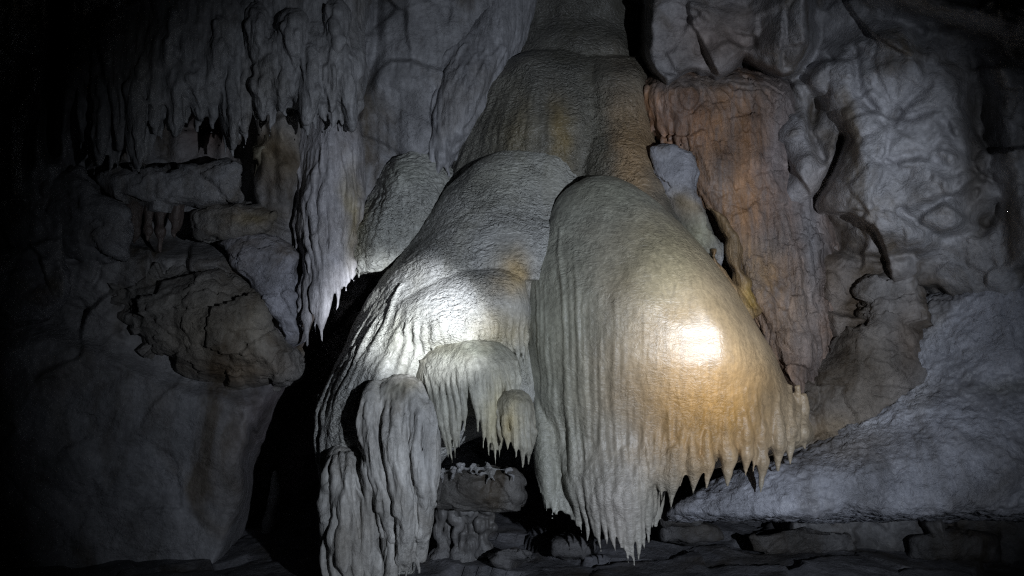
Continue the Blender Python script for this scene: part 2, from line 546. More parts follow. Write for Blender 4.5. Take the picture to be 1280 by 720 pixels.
def build_wall():
    us = grid_axis(-1500, -60, 1340, 2800, 2.1, 22)
    vs = grid_axis(-900, -60, 760, 900, 2.1, 18)
    U, V = np.meshgrid(us, vs)
    shp = U.shape
    p2 = np.stack([U.ravel() / 100, V.ravel() / 100, np.zeros(U.size)], -1)
    wu = (13 * fbm(p2 * 1.6, 4, 51)).reshape(shp); wv = (13 * fbm(p2 * 1.6, 4, 57)).reshape(shp)
    Uw, Vw = U + wu, V + wv
    D = np.full(shp, 6.3)
    D -= 0.52 * sstep(34, -12, Uw - np.interp(V, [260, 400, 480, 560, 640, 720], [372, 372, 348, 326, 308, 290])) + .3 * sstep(300, -100, U)   # left wall comes forward
    D -= 0.3 * sstep(360, 330, V) * sstep(360, 440, Uw) * sstep(700, 600, Uw)
    D -= 0.45 * sstep(930, 1010, Uw) + .25 * sstep(1050, 1300, U)                         # right wall comes forward
    ub = np.interp(V, [200, 300, 400, 480, 560, 640, 720], [470, 420, 385, 348, 326, 308, 290])
    D += 0.55 * sstep(-12, 34, Uw - ub) * sstep(640, 560, Uw) * sstep(230, 330, V)    # the gap left of the flowstone
    D += 0.9 * sstep(500, 560, Uw) * sstep(1000, 900, Uw) * sstep(520, 570, V)   # hollow under it
    D -= 0.35 * sstep(150, -60, V) * sstep(500, 100, U)    # roof leaning out
    D -= 0.5 * sstep(0, -400, V)
    D -= 0.25 * sstep(420, 300, V) * sstep(1000, 1100, U)
    D += 0.38 * sstep(70, 110, Uw) * sstep(330, 300, Uw) * sstep(120, 160, V) * sstep(330, 290, V)   # hollow behind the curtain tips
    # rock buttresses on the right
    def block(pl, amt, soft=14):
        nonlocal D
        D = D - amt * sstep(-soft * .5, soft, poly_sd(Uw, Vw, pl))
    def crack(pl, wd, dep):
        nonlocal D
        D = D + dep * np.exp(-(seg_dist(U + wu * .5, V + wv * .5, pl) / wd) ** 2)
    block([(985, 110), (1010, 70), (1060, 40), (1130, 30), (1210, 110), (1230, 230), (1215, 300), (1130, 330), (1060, 300), (1030, 250), (1050, 180), (1020, 130)], .25, 30)
    block([(905, 180), (1010, 130), (1040, 190), (1020, 250), (985, 290), (930, 260)], .15, 26)
    block([(1230, 70), (1290, 50), (1500, 40), (1500, 320), (1260, 330), (1245, 200)], .3, 26)
    block([(1020, 310), (1090, 300), (1150, 340), (1080, 400), (1030, 440)], .14, 14)
    block([(806, 60), (820, -80), (1020, -80), (1014, 58), (978, 98), (935, 82), (898, 114), (862, 98), (836, 120), (812, 86)], .72, 14)
    block([(1020, -60), (1500, -60), (1500, 40), (1260, 60), (1120, 20)], .45, 30)
    crack([(1052, 175), (1045, 205), (1030, 235), (1012, 262), (990, 275)], 5, .22)
    crack([(1130, 270), (1180, 300), (1225, 290), (1245, 260)], 8, .10)
    crack([(1000, 95), (1020, 130), (1012, 165), (1030, 200)], 7, .12)
    crack([(1180, 150), (1200, 190), (1195, 240), (1150, 265)], 7, .08)
    crack([(1070, 60), (1075, 120), (1100, 150)], 6, .08)
    crack([(1225, 120), (1215, 200), (1222, 270)], 14, .12)
    crack([(1100, 200), (1150, 190), (1190, 215)], 7, .06)
    crack([(1150, 40), (1160, 100), (1110, 150)], 8, .08)
    crack([(1050, 310), (1100, 325), (1140, 318)], 5, .07)
    # left wall: joints and smooth lower face
    block([(-200, 410), (130, 420), (200, 470), (330, 500), (320, 560), (280, 730), (-200, 760)], .14, 22)
    crack([(72, -40), (70, 60), (60, 130), (66, 190)], 9, .6)
    crack([(45, 120), (36, 205)], 6, .2)
    block([(318, 530), (345, 560), (300, 760), (240, 760), (300, 640)], -.22, 9)
    crack([(470, -40), (468, 60), (460, 110)], 8, .1)
    p3 = np.stack([U.ravel() / 100, V.ravel() / 100, D.ravel()], -1)
    warp = p3 + .2 * np.stack([fbm(p3 * 1.3, 2, 61), fbm(p3 * 1.3, 2, 62), 0 * p3[:, 0]], -1)
    rockm = (0.14 + 0.86 * np.maximum(sstep(430, 380, V), sstep(350, 420, U)))
    rel = (.10 * fbm(p3 * .9, 4, 71) + .16 * facet(warp * np.array([.9, 1.1, .3]), 73)
           + .048 * facet(warp * np.array([2.4, 3.0, .5]), 75) + .008 * ridge(warp * np.array([4, 4, 1]), 3, 76) + .022 * fbm(p3 * 5, 3, 77) + .010 * facet(warp * np.array([6.5, 8, .8]), 78)).reshape(shp)
    low = sstep(380, 430, V) * sstep(420, 350, U)
    rel = rel + (.028 * fbm(p3 * 2.2, 5, 88, .6)).reshape(shp) * low / .14
    # streaked, draped relief high on the left and centre
    strk = sstep(780, 560, U) * sstep(330, 180, V)
    rel = rel * (1 - .5 * strk) + (.05 * ridge(np.stack([U.ravel() / 26, V.ravel() / 190, 0 * U.ravel()], -1), 3, 81)).reshape(shp) * strk
    D = D - rel * rockm
    for _ in range(1):
        E = np.pad(D, 1, mode='edge')
        D = .25 * D + .125 * (E[1:-1, :-2] + E[1:-1, 2:] + E[:-2, 1:-1] + E[2:, 1:-1]) + .0625 * (E[:-2, :-2] + E[:-2, 2:] + E[2:, :-2] + E[2:, 2:])
    P = W(U, V, D).reshape(-1, 3)
    nr, nc = shp
    a = np.arange(nr - 1)[:, None] * nc; j = np.arange(nc - 1)[None]
    q = np.stack([a + j, a + nc + j, a + nc + j + 1, a + j + 1], -1).reshape(-1, 4)
    uu, vv = U.ravel(), V.ravel()
    brown = (.20, .15, .10); dk = (.15, .145, .15)
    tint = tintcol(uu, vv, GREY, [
        (1120, 150, 160, 130, (.52, .515, .54), .9), (1150, 250, 130, 80, (.50, .495, .515), .85),  # right wall painted paler, standing in for stronger torch light there
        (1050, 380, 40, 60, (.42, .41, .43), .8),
        (1222, 210, 26, 110, (.13, .11, .09), .8), (900, 50, 80, 50, (.22, .16, .13), .7),
        (950, 240, 60, 90, (.30, .27, .28), .6), (1030, 330, 30, 130, (.30, .22, .16), .6), (1090, 400, 70, 90, (.19, .15, .115), .9), (250, 400, 130, 80, (.17, .15, .12), .8),
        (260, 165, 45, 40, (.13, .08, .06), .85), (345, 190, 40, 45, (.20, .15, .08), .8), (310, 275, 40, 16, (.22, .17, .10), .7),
        (150, 560, 260, 160, (.17, .172, .185), .9), (390, 560, 70, 170, (.10, .055, .06), .8),  # reddish dark spot paints the shadow of the gap into the wall
        (700, 640, 240, 50, (.10, .095, .10), .9), (1080, 690, 330, 45, (.07, .068, .068), .95)], P, 3)  # shade of the hollow and the undercut painted in as dark spots
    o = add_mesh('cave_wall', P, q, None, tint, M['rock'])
    o['kind'] = 'structure'
    # floor
    xs = np.concatenate([np.arange(-14, -3.5, .3), np.arange(-3.5, 4.5, .022), np.arange(4.5, 14, .3)])
    ys = np.concatenate([np.arange(-7, 4.2, .25), np.arange(4.2, 8.2, .022), np.arange(8.2, 10, .2)])
    X, Y = np.meshgrid(xs, ys)
    pf = np.stack([X.ravel(), Y.ravel(), np.zeros(X.size)], -1)
    Z = -0.12 + .07 * fbm(pf * 1.1, 4, 91) + .05 * facet(pf * np.array([2.2, 2.8, 1]), 93) + .012 * fbm(pf * 9, 3, 95)
    Z = Z + 0.12 * sstep(6.0, 7.2, Y.ravel())
    P = np.stack([X.ravel(), Y.ravel(), Z], -1)
    nr, nc = X.shape
    a = np.arange(nr - 1)[:, None] * nc; j = np.arange(nc - 1)[None]
    q = np.stack([a + j, a + j + 1, a + nc + j + 1, a + nc + j], -1).reshape(-1, 4)
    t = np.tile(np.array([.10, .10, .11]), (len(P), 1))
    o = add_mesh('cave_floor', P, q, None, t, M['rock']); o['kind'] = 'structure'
    # vault over and behind the camera (closes the chamber)
    th = np.linspace(0, 2 * np.pi, 90); ph = np.linspace(0.0, 1.62, 40)
    TH, PH = np.meshgrid(th, ph)
    R = 1 + .05 * fbm(np.stack([np.cos(TH).ravel() * 4, np.sin(TH).ravel() * 4, PH.ravel() * 4], -1), 3, 99).reshape(TH.shape)
    P = np.stack([11 * R * np.cos(TH) * np.sin(PH), 2 + 9.5 * R * np.sin(TH) * np.sin(PH), -.3 + 6.5 * R * np.cos(PH)], -1).reshape(-1, 3)
    nr, nc = TH.shape
    a = np.arange(nr - 1)[:, None] * nc; j = np.arange(nc - 1)[None]
    q = np.stack([a + j, a + nc + j, a + nc + j + 1, a + j + 1], -1).reshape(-1, 4)
    t = np.tile(np.array([.2, .2, .21]), (len(P), 1))
    o = add_mesh('cave_ceiling', P, q, None, t, M['rock']); o['kind'] = 'structure'
build_wall()

# ================================================================== FLOWSTONES OF THE CENTRE
OR = (.50, .275, .08); TAN = (.44, .31, .16); GRN = (.30, .31, .24); PALE = (.47, .46, .43); STONE = (.38, .37, .33)
def jit(a): return (rng.random() * 2 - 1) * a

# ---- the big right dome
RD = Loft([(221, 742, 752, 764, 5.54, .05), (228, 722, 758, 784, 5.46, .10), (240, 706, 772, 806, 5.38, .18), (258, 692, 792, 829, 5.29, .26),
           (285, 678, 812, 857, 5.18, .32), (310, 667, 830, 879, 5.09, .38), (340, 659, 850, 902, 5.00, .43), (375, 655, 870, 926, 4.925, .46),
           (415, 656, 890, 951, 4.882, .48), (450, 659, 896, 972, 4.878, .49), (490, 661, 896, 993, 4.90, .50), (525, 665, 888, 1011, 4.935, .50),
           (545, 668, 878, 1018, 4.95, .49), (556, 670, 862, 1010, 4.955, .47), (566, 676, 845, 978, 4.955, .44), (578, 686, 824, 920, 4.95, .41), (593, 696, 802, 862, 4.945, .37), (610, 702, 788, 832, 4.94, .32), (630, 712, 780, 826, 4.935, .28),
           (648, 728, 780, 818, 4.97, .2), (664, 750, 784, 808, 5.03, .12), (674, 772, 787, 800, 5.08, .06)], back=.3, nrow=120, nth=140)
ST = Loft([(430, 668, 676, 690, 5.36, .1), (500, 666, 676, 694, 5.24, .1), (550, 667, 680, 698, 5.17, .1), (590, 670, 682, 697, 5.14, .09), (615, 675, 684, 694, 5.14, .06), (635, 680, 686, 692, 5.15, .03)], back=.15)
pr = [RD, ST]
uu_ = 664.0
while uu_ < 836:
    wd = 3.5 + 10 * rng.random() ** 1.5
    f = (uu_ + wd / 2 - 664) / 172
    pr.append(runnel(RD, 664 + 172 * f, 350 + 140 * f * f + jit(80), 694 + 130 * f, 655 - 50 * max(0, .3 - f) + jit(6), 2.0 + wd * .46, .85, 1.0))
    uu_ += wd
uu_ = 838.0
while uu_ < 1004:
    wd = 5 + rng.random() * 7
    pr.append(runnel(RD, uu_ + jit(2), 480 + 25 * (uu_ - 838) / 170 + jit(30), uu_ + jit(2), 585 - 38 * (uu_ - 838) / 170 + jit(5), 2.0 + wd * .42, .6, 1.0))
    uu_ += wd
tips = [(672, 560, 684, 643, 6), (681, 560, 690, 652, 6), (694, 575, 698, 634, 5), (668, 540, 674, 618, 5),
        (706, 600, 726, 668, 5), (714, 600, 736, 684, 6), (723, 600, 746, 676, 6), (732, 600, 753, 695, 6.5), (742, 605, 762, 684, 6), (752, 605, 771, 694, 6.5),
        (763, 605, 778, 688, 6), (772, 605, 785, 704, 7), (782, 605, 791, 711, 7.5), (792, 605, 798, 702, 7), (802, 600, 804, 690, 6.5), (811, 600, 811, 680, 6), (819, 590, 817, 662, 5.5)]
for (a, b, c, e, r) in tips:
    pr.append(drip(RD, a, b - 40, c, e + jit(3), r * 1.12, emb=1.1, vclamp=640, vpart=b + 30, wob=1.2, cone=True))
teeth = [(827, 575, 827, 628, 8), (843, 570, 840, 640, 13), (866, 562, 868, 622, 12), (885, 556, 884, 610, 9),
         (905, 552, 909, 606, 13), (930, 547, 931, 592, 12), (951, 542, 951, 614, 11), (970, 538, 974, 590, 12), (990, 532, 989, 584, 8), (1004, 528, 1006, 562, 9)]
for (a, b, c, e, r) in teeth:
    pr.append(drip(RD, a, b - 36, c, e + jit(3), r, emb=.8, vclamp=552, vpart=b + 20, cone=True, wob=.9))
for (a, b, c, e, r) in [(853, 560, 854, 608, 7), (940, 545, 940, 586, 7)]:
    pr.append(drip(RD, a, b - 45, c, e + jit(4), r, emb=.6, vclamp=552, vpart=b + 12))
thing('flowstone_dome', 'broad tan and grey flowstone dome with smooth orange flank and toothed dripping hem', 'flowstone', pr, 'smooth', .0075, 2, 1.5, warp=.016, wet=[(880, 405, 95, 85, 1.0)],
      base=(.31, .31, .275), spots=[(690, 420, 60, 200, (.28, .295, .245), .8), (880, 400, 130, 130, TAN, .8), (895, 515, 110, 80, OR, 1.0),
      (830, 320, 60, 60, (.37, .32, .19), .7), (985, 540, 30, 50, (.36, .29, .20), .6), (770, 640, 45, 80, (.36, .33, .30), .9), (770, 240, 60, 30, (.26, .26, .20), .7)])

# ---- the left dome with its shelf
LD = Loft([(186, 640, 672, 700, 5.78, .06), (194, 612, 660, 716, 5.70, .12), (208, 590, 645, 728, 5.62, .2), (235, 560, 625, 740, 5.52, .3), (270, 535, 600, 742, 5.40, .38),
           (300, 513, 575, 715, 5.30, .46), (340, 482, 550, 700, 5.16, .52), (380, 458, 530, 690, 5.06, .56), (420, 438, 515, 686, 5.00, .56),
           (460, 418, 500, 684, 4.97, .5), (500, 403, 485, 676, 4.96, .44), (530, 395, 475, 650, 4.98, .34), (556, 394, 465, 580, 5.02, .28), (590, 400, 465, 545, 5.12, .2), (630, 406, 465, 540, 5.16, .16), (680, 412, 468, 530, 5.18, .12), (720, 418, 470, 520, 5.2, .10)],
          back=.5, nrow=100, nth=100)
SH = Loft([(338, 575, 600, 630, 5.16, .10), (350, 535, 585, 652, 5.07, .22), (366, 505, 570, 656, 4.99, .3), (388, 485, 556, 664, 4.93, .36), (410, 482, 553, 665, 4.91, .36),
           (430, 490, 562, 662, 4.95, .28), (446, 515, 575, 655, 5.04, .16)], back=.3, nrow=50)
HB = Loft([(262, 622, 640, 658, 5.46, .04), (270, 596, 638, 682, 5.40, .12), (285, 562, 630, 706, 5.33, .2), (305, 540, 625, 712, 5.26, .26), (330, 530, 620, 702, 5.21, .28), (350, 530, 620, 698, 5.21, .24)], back=.3)
pr = [LD, SH, HB]
for k in range(22):
    s = -.97 + 1.5 * (k + .5 + jit(.35)) / 22
    pr.append(flute(LD, s, 400 + jit(45), 560 + jit(8), 5.5 + jit(1.5), .45, 1.5))
for k in range(10):
    a = 398 + k * 7.4
    pr.append(drip(LD, a + 3, 500 + jit(8), a + jit(2), 592 + 10 * math.sin(k) + jit(6), 4.6, emb=1.0, vclamp=565))
for (a, e) in ((500, 452), (510, 456), (520, 452), (530, 444), (540, 446), (600, 436), (610, 442), (620, 446), (630, 452), (640, 460), (648, 466), (655, 462), (661, 455)):
    pr.append(drip(SH, a, 392 + jit(6), a + jit(2), e + jit(4), 4.6, emb=1.0, vclamp=430))
thing('flowstone_mound', 'pale grey scaly flowstone mound whose bright ledge juts out over a shell-shaped canopy', 'flowstone', pr, 'flow', .0085, 3,
      base=(.42, .42, .405), spots=[(640, 345, 22, 26, (.50, .36, .17), .9), (630, 420, 34, 26, (.50, .40, .22), .7), (620, 220, 110, 50, (.33, .33, .29), .9),
      (600, 460, 70, 40, (.42, .42, .33), .7), (480, 420, 50, 60, (.42, .42, .36), .7), (430, 540, 40, 50, (.38, .38, .36), .8)])

# ---- canopies below the ledge
CA = Loft([(421, 570, 588, 606, 4.97, .05), (428, 548, 587, 626, 4.91, .12), (440, 533, 586, 640, 4.85, .17), (456, 523, 586, 650, 4.81, .2), (474, 521, 586, 651, 4.795, .2),
           (492, 530, 586, 645, 4.82, .18), (508, 542, 586, 634, 4.88, .12), (520, 552, 586, 626, 4.94, .06)], back=.25, nrow=60)
CL = Loft([(450, 524, 552, 582, 4.90, .06), (490, 533, 556, 580, 4.89, .06), (530, 547, 562, 577, 4.90, .05), (560, 558, 566, 573, 4.91, .03)], back=.06)
CR = Loft([(450, 588, 618, 648, 4.90, .06), (490, 592, 618, 645, 4.89, .06), (530, 604, 620, 637, 4.90, .05), (562, 614, 620, 627, 4.91, .03)], back=.06)
pr = [CA, CL, CR]
for (a, b, c, e, r) in [(525, 452, 552, 548, 4.5), (533, 450, 560, 574, 5), (543, 448, 565, 582, 5), (553, 448, 570, 576, 4.8), (563, 447, 575, 560, 4.8), (573, 447, 579, 542, 4.6),
                        (583, 447, 596, 540, 4.8), (592, 447, 606, 560, 5), (602, 447, 613, 570, 5), (612, 448, 619, 582, 5.4), (622, 449, 626, 572, 5), (632, 450, 634, 556, 4.8), (641, 452, 640, 536, 4.6), (648, 456, 646, 518, 4.4)]:
    pr.append(drip(CA, a, b, c, e, r, emb=1.25, vclamp=484, vpart=b + 34, wob=1.0, bend=.08))
thing('canopy_flowstone', 'shell-shaped flowstone canopy with long pointed drips beneath the bright ledge', 'flowstone', pr, 'smooth', .0055, 1, 1.5, material='drape',
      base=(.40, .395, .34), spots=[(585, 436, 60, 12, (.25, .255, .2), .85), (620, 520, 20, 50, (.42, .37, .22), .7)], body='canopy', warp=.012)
CB = Loft([(487, 632, 642, 652, 4.86, .03), (493, 622, 642, 661, 4.81, .08), (506, 617, 643, 667, 4.77, .11), (524, 617, 643, 669, 4.78, .11), (545, 624, 645, 667, 4.84, .08)], back=.2, nrow=40)
pr = [CB]
for (a, b, c, e, r) in [(621, 512, 626, 556, 5), (629, 508, 634, 562, 6), (638, 506, 644, 572, 6), (647, 506, 654, 584, 6.5), (656, 508, 660, 580, 6), (664, 512, 666, 566, 5)]:
    pr.append(drip(CB, a, b, c, e, r * .85, emb=1.1, vclamp=530, vpart=b + 22))
thing('canopy_flowstone', 'small brown-capped flowstone canopy tucked beside the fluted dome', 'flowstone', pr, 'smooth', .0055, 1, 1.5, material='drape', warp=.012,
      base=(.40, .385, .32), spots=[(640, 497, 30, 14, (.24, .23, .18), .85), (632, 530, 12, 30, (.46, .38, .2), .8)], body='canopy')

# ---- drapery columns at the lower left
KA = Loft([(470, 492, 504, 516, 4.95, .06), (477, 473, 504, 530, 4.88, .12), (490, 459, 504, 541, 4.82, .18), (512, 451, 505, 548, 4.79, .2), (540, 450, 505, 550, 4.85, .2), (575, 458, 505, 548, 4.97, .16), (610, 470, 508, 540, 5.06, .12), (690, 488, 508, 522, 5.1, .08)], back=.3, nrow=80)
K1 = Loft([(478, 462, 472, 482, 4.92, .04), (495, 452, 464, 478, 4.83, .08), (530, 447, 460, 475, 4.78, .1), (570, 452, 464, 478, 4.78, .1), (615, 462, 473, 486, 4.80, .09), (660, 474, 482, 492, 4.84, .06), (690, 482, 486, 492, 4.88, .03)], back=.2)
K2 = Loft([(486, 486, 496, 506, 4.86, .04), (510, 477, 494, 510, 4.78, .09), (560, 478, 496, 514, 4.74, .11), (610, 484, 501, 517, 4.75, .1), (660, 492, 505, 517, 4.79, .08), (712, 498, 506, 514, 4.85, .04)], back=.2)
K3 = Loft([(492, 514, 526, 538, 4.88, .04), (515, 510, 529, 547, 4.80, .09), (560, 513, 532, 551, 4.77, .11), (605, 516, 532, 547, 4.78, .1), (650, 518, 528, 538, 4.82, .07), (700, 518, 523, 529, 4.88, .03)], back=.2)
pr = [KA, K1, K2, K3]
for L_, a_, b_ in ((K1, 490, 680), (K2, 500, 700), (K3, 505, 690)):
    for s_ in (-.75, -.3, .15, .6):
        pr.append(flute(L_, s_ + jit(.12), a_ + jit(12), b_ - 20 * rng.random(), 4.2 + jit(1.2), 1.1, 2.2))
for k in range(14):
    L_ = (K1, K2, K3)[k % 3]; v0 = 505 + rng.random() * 110
    l_, c_, r_, d_, q_ = [float(x) for x in L_.at(np.array(v0))]
    u0 = l_ + (r_ - l_) * (.15 + .7 * rng.random())
    pr.append(drip(L_, u0, v0, u0 + jit(5), v0 + 40 + rng.random() * 40, 4 + jit(1), part=None, emb=1.35, wob=2.2))
for (L_, a, b, c, e, r) in [(K1, 484, 630, 487, 702, 5), (K2, 500, 640, 501, 722, 6), (K2, 510, 640, 510, 728, 6), (K3, 524, 630, 522, 716, 6), (K3, 534, 610, 530, 690, 5)]:
    pr.append(drip(L_, a, b, c, e, r, emb=.9, part='drip_rib', wob=1.6))
thing('folded_drapery', 'bulky folded drapery column with rounded head tapering down to the floor', 'drapery', pr, 'drape', .0075, 1, 1.0,
      base=(.44, .43, .41), spots=[(505, 490, 30, 18, (.30, .29, .23), .8), (530, 560, 25, 70, (.40, .40, .40), .7)])
KB = Loft([(552, 414, 428, 440, 5.06, .03), (566, 406, 428, 452, 4.97, .08), (590, 402, 430, 462, 4.90, .12), (630, 399, 434, 470, 4.86, .14), (680, 403, 440, 474, 4.82, .14), (740, 414, 445, 470, 4.86, .10)],
          back=.3, nrow=60)
pr = [KB]
for (s, a, b, r) in [(-.85, 575, 730, 7), (-.6, 570, 735, 9), (-.2, 566, 735, 9), (.15, 566, 735, 10), (.5, 572, 735, 8), (.8, 590, 735, 8)]:
    pr.append(flute(KB, s, a, b, r * .72, 1.55, 2.6))
pr += [Rib([(452, 548, 4.96, 5), (458, 580, 4.86, 9), (462, 620, 4.85, 8), (466, 680, 4.86, 9), (468, 740, 4.88, 8)], 'fold', 540, 2),
       Rib([(474, 560, 4.9, 5), (477, 600, 4.80, 8), (480, 640, 4.82, 6), (484, 700, 4.84, 8), (486, 740, 4.86, 7)], 'fold', 540, 2)]
for k in range(12):
    u0 = 404 + rng.random() * 62; v0 = 575 + rng.random() * 90
    pr.append(drip(KB, u0, v0, u0 + jit(6), v0 + 45 + rng.random() * 45, 4.5 + jit(1), part=None, emb=1.35, wob=2.4))
thing('folded_drapery', 'slim ribbed drapery column with lumpy outer edge standing in the shadow gap', 'drapery', pr, 'drape', .0075, 1, 1.0,
      base=(.43, .42, .40), spots=[(405, 640, 10, 60, (.30, .30, .29), .6)])

# ---- domes above and behind
UD = Loft([(64, 672, 692, 715, 6.0, .1), (74, 640, 690, 750, 5.92, .2), (92, 618, 690, 775, 5.85, .26), (125, 601, 690, 785, 5.79, .3), (160, 587, 688, 790, 5.75, .32),
           (200, 571, 686, 790, 5.73, .34), (240, 553, 680, 790, 5.71, .34), (290, 538, 680, 790, 5.71, .32)], back=.5, nrow=80)
TF = Loft([(70, 740, 770, 800, 6.0, .12), (86, 732, 772, 812, 5.86, .22), (125, 730, 776, 814, 5.78, .26), (170, 728, 782, 820, 5.67, .28), (210, 728, 790, 831, 5.56, .28), (250, 730, 800, 843, 5.45, .28), (310, 735, 815, 866, 5.34, .28)], back=.4)
TC = Loft([(-240, 560, 720, 870, 5.9, .3), (-120, 620, 722, 830, 6.05, .3), (-30, 648, 726, 802, 6.12, .3), (20, 658, 726, 794, 6.12, .3), (50, 652, 722, 794, 6.06, .3), (66, 640, 716, 796, 6.04, .3), (80, 645, 712, 790, 6.08, .25), (120, 660, 712, 775, 6.2, .1)], back=.4)
pr = [UD, TF, TC]
for k in range(24):
    pr.append(flute(UD, -.95 + 1.5 * (k + .5 + jit(.4)) / 24, 110 + jit(30), 285, 4.5 + jit(1.6), .45, 1.2))
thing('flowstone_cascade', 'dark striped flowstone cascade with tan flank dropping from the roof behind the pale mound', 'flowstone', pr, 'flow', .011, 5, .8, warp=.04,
      base=(.15, .145, .125), spots=[(720, 20, 110, 60, (.09, .088, .08), .9), (700, 165, 16, 40, (.28, .20, .075), .7), (650, 170, 16, 50, (.20, .165, .095), .6), (625, 180, 12, 50, (.12, .11, .08), .6),  # roof-end spot painted darker for the torch light fading upward
      (690, 85, 70, 14, (.11, .108, .095), .7), (792, 200, 36, 90, (.34, .225, .12), .95), (745, 180, 14, 90, (.16, .155, .125), .7)])  # thin spot on the cap paints its shaded upper face

# ================================================================== RIGHT SIDE
RR = Loft([(84, 850, 870, 900, 5.86, .1), (90, 828, 866, 936, 5.80, .2), (98, 809, 864, 970, 5.75, .3), (106, 800, 866, 996, 5.71, .36), (118, 794, 872, 1014, 5.68, .38), (135, 796, 880, 1026, 5.67, .4), (165, 806, 890, 1036, 5.68, .4), (200, 826, 900, 1040, 5.68, .4),
           (250, 858, 920, 1045, 5.66, .4), (300, 886, 940, 1050, 5.62, .4), (350, 912, 955, 1055, 5.56, .4), (400, 936, 970, 1055, 5.50, .4), (450, 958, 985, 1050, 5.46, .4), (510, 980, 1000, 1040, 5.46, .36), (580, 990, 1004, 1030, 5.5, .3)],
          back=.4, nrow=100, nth=100)
pr = [RR]
for k in range(24):
    s = -.95 + 1.75 * (k + .5 + jit(.35)) / 24
    pr.append(flute(RR, s, 108 + jit(6), 190 + jit(25), 4.8 + jit(1.6), .7, 1.5))
    pr.append(flute(RR, s + jit(.05), 215 + jit(25), 440 + jit(50), 4.8 + jit(1.8), .6, 1.8))
for (a, e) in ((808, 172), (816, 182), (826, 188), (836, 178), (845, 190), (856, 182), (866, 192)):
    pr.append(drip(RR, a, 120, a + jit(3), e + jit(4), 5.5, emb=.75, vclamp=150, vpart=150))
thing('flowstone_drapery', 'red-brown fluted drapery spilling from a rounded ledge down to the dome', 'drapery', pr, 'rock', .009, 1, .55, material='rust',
      base=(.36, .19, .09), spots=[(880, 98, 120, 14, (.09, .075, .07), .85), (905, 215, 16, 30, (.22, .19, .18), .7), (960, 300, 26, 26, (.24, .21, .20), .8), (880, 130, 30, 14, (.17, .13, .11), .7), (990, 120, 40, 40, (.22, .21, .215), .8), (1015, 300, 34, 240, (.27, .265, .28), .95), (900, 260, 30, 90, (.34, .19, .09), .6), (840, 150, 50, 40, (.30, .165, .11), .7), (975, 190, 30, 80, (.27, .24, .25), .8), (930, 350, 40, 50, (.40, .28, .15), .7), (985, 400, 40, 60, (.40, .28, .19), .7), (880, 105, 80, 10, (.18, .15, .13), .8)])  # dark spots along the top paint shade onto the ledge's upper face
BL = PolyLoft([(815, 182), (838, 180), (862, 190), (874, 215), (869, 240), (885, 268), (905, 308), (908, 345), (893, 332), (866, 304), (842, 276), (830, 250), (823, 222)], 5.50, .12, .12, 1.7, crest=.8)
thing('rock_flake', 'pale grey leaf-like rock flake leaning between dome and red-brown drapery', 'rock', [BL],
      'rock', .008, 2, .5, base=(.33, .33, .36), spots=[(872, 298, 34, 36, (.26, .25, .17), .9), (858, 262, 22, 16, (.30, .22, .11), .7)])
F1 = PolyLoft([(884, 256), (900, 270), (921, 296), (926, 330), (936, 360), (952, 392), (942, 398), (922, 368), (908, 330), (903, 300)], 5.47, .10, .15, 1.8, crest=.7)
F2 = PolyLoft([(888, 312), (900, 330), (922, 362), (946, 398), (938, 402), (912, 370), (896, 344)], 5.42, .06, .1, 1.8)
thing('calcite_fin', 'thin amber calcite fin between the leaf-like flake and the red-brown drapery', 'drapery', [F1, F2], 'drape', .007, 1, .8,
      base=(.24, .16, .085), spots=[(938, 374, 14, 20, (.42, .27, .07), .9), (913, 315, 10, 25, (.30, .21, .12), .8)])
BR = PolyLoft([(1000, 470), (1040, 440), (1070, 400), (1085, 352), (1120, 340), (1152, 356), (1160, 430), (1165, 500), (1130, 540), (1080, 570), (1015, 590), (965, 590), (960, 560), (985, 500)], 5.50, .22, .35, 2.6, crest=.4, dbot=-.14)
thing('rock_outcrop', 'mud-brown angular rock outcrop wedged between orange dome and blue-grey crusted bank', 'rock', [BR], 'rock', .010, 0, 1.5,
      base=(.26, .25, .25), spots=[(1070, 480, 60, 110, (.17, .135, .10), .9), (1060, 480, 50, 60, (.17, .15, .13), .7), (1140, 430, 20, 60, (.16, .11, .07), .6), (1030, 540, 30, 20, (.30, .22, .13), .7)])
BK = Loft([(250, 1320, 1600, 1900, 5.3, .5), (310, 1275, 1600, 1900, 5.24, .5), (345, 1225, 1580, 1900, 5.22, .52), (375, 1152, 1560, 1900, 5.22, .55), (430, 1138, 1550, 1900, 5.18, .52), (478, 1128, 1540, 1900, 5.12, .52), (520, 1072, 1520, 1900, 5.05, .52),
           (560, 1005, 1500, 1900, 4.98, .52), (600, 905, 1480, 1900, 4.93, .52), (630, 848, 1460, 1900, 4.92, .5), (643, 832, 1450, 1900, 4.97, .45), (649, 835, 1440, 1900, 5.2, .3)],
          back=.5, n=2.4, nrow=130, nth=160)
thing('crusted_flowstone', 'blue-grey crystal-crusted sloping bank ending in a straight undercut lip', 'flowstone', [BK], 'crust', .0125, 2, 1.2,
      base=(.285, .29, .325), spots=[(1160, 400, 26, 40, (.6, .6, .63), .8), (1140, 480, 26, 30, (.6, .6, .63), .8), (1085, 530, 30, 18, (.55, .55, .58), .8), (1060, 560, 60, 25, (.26, .23, .20), .6), (1265, 490, 50, 12, (.12, .12, .12), .85), (1240, 600, 200, 40, (.23, .235, .265), .7)])

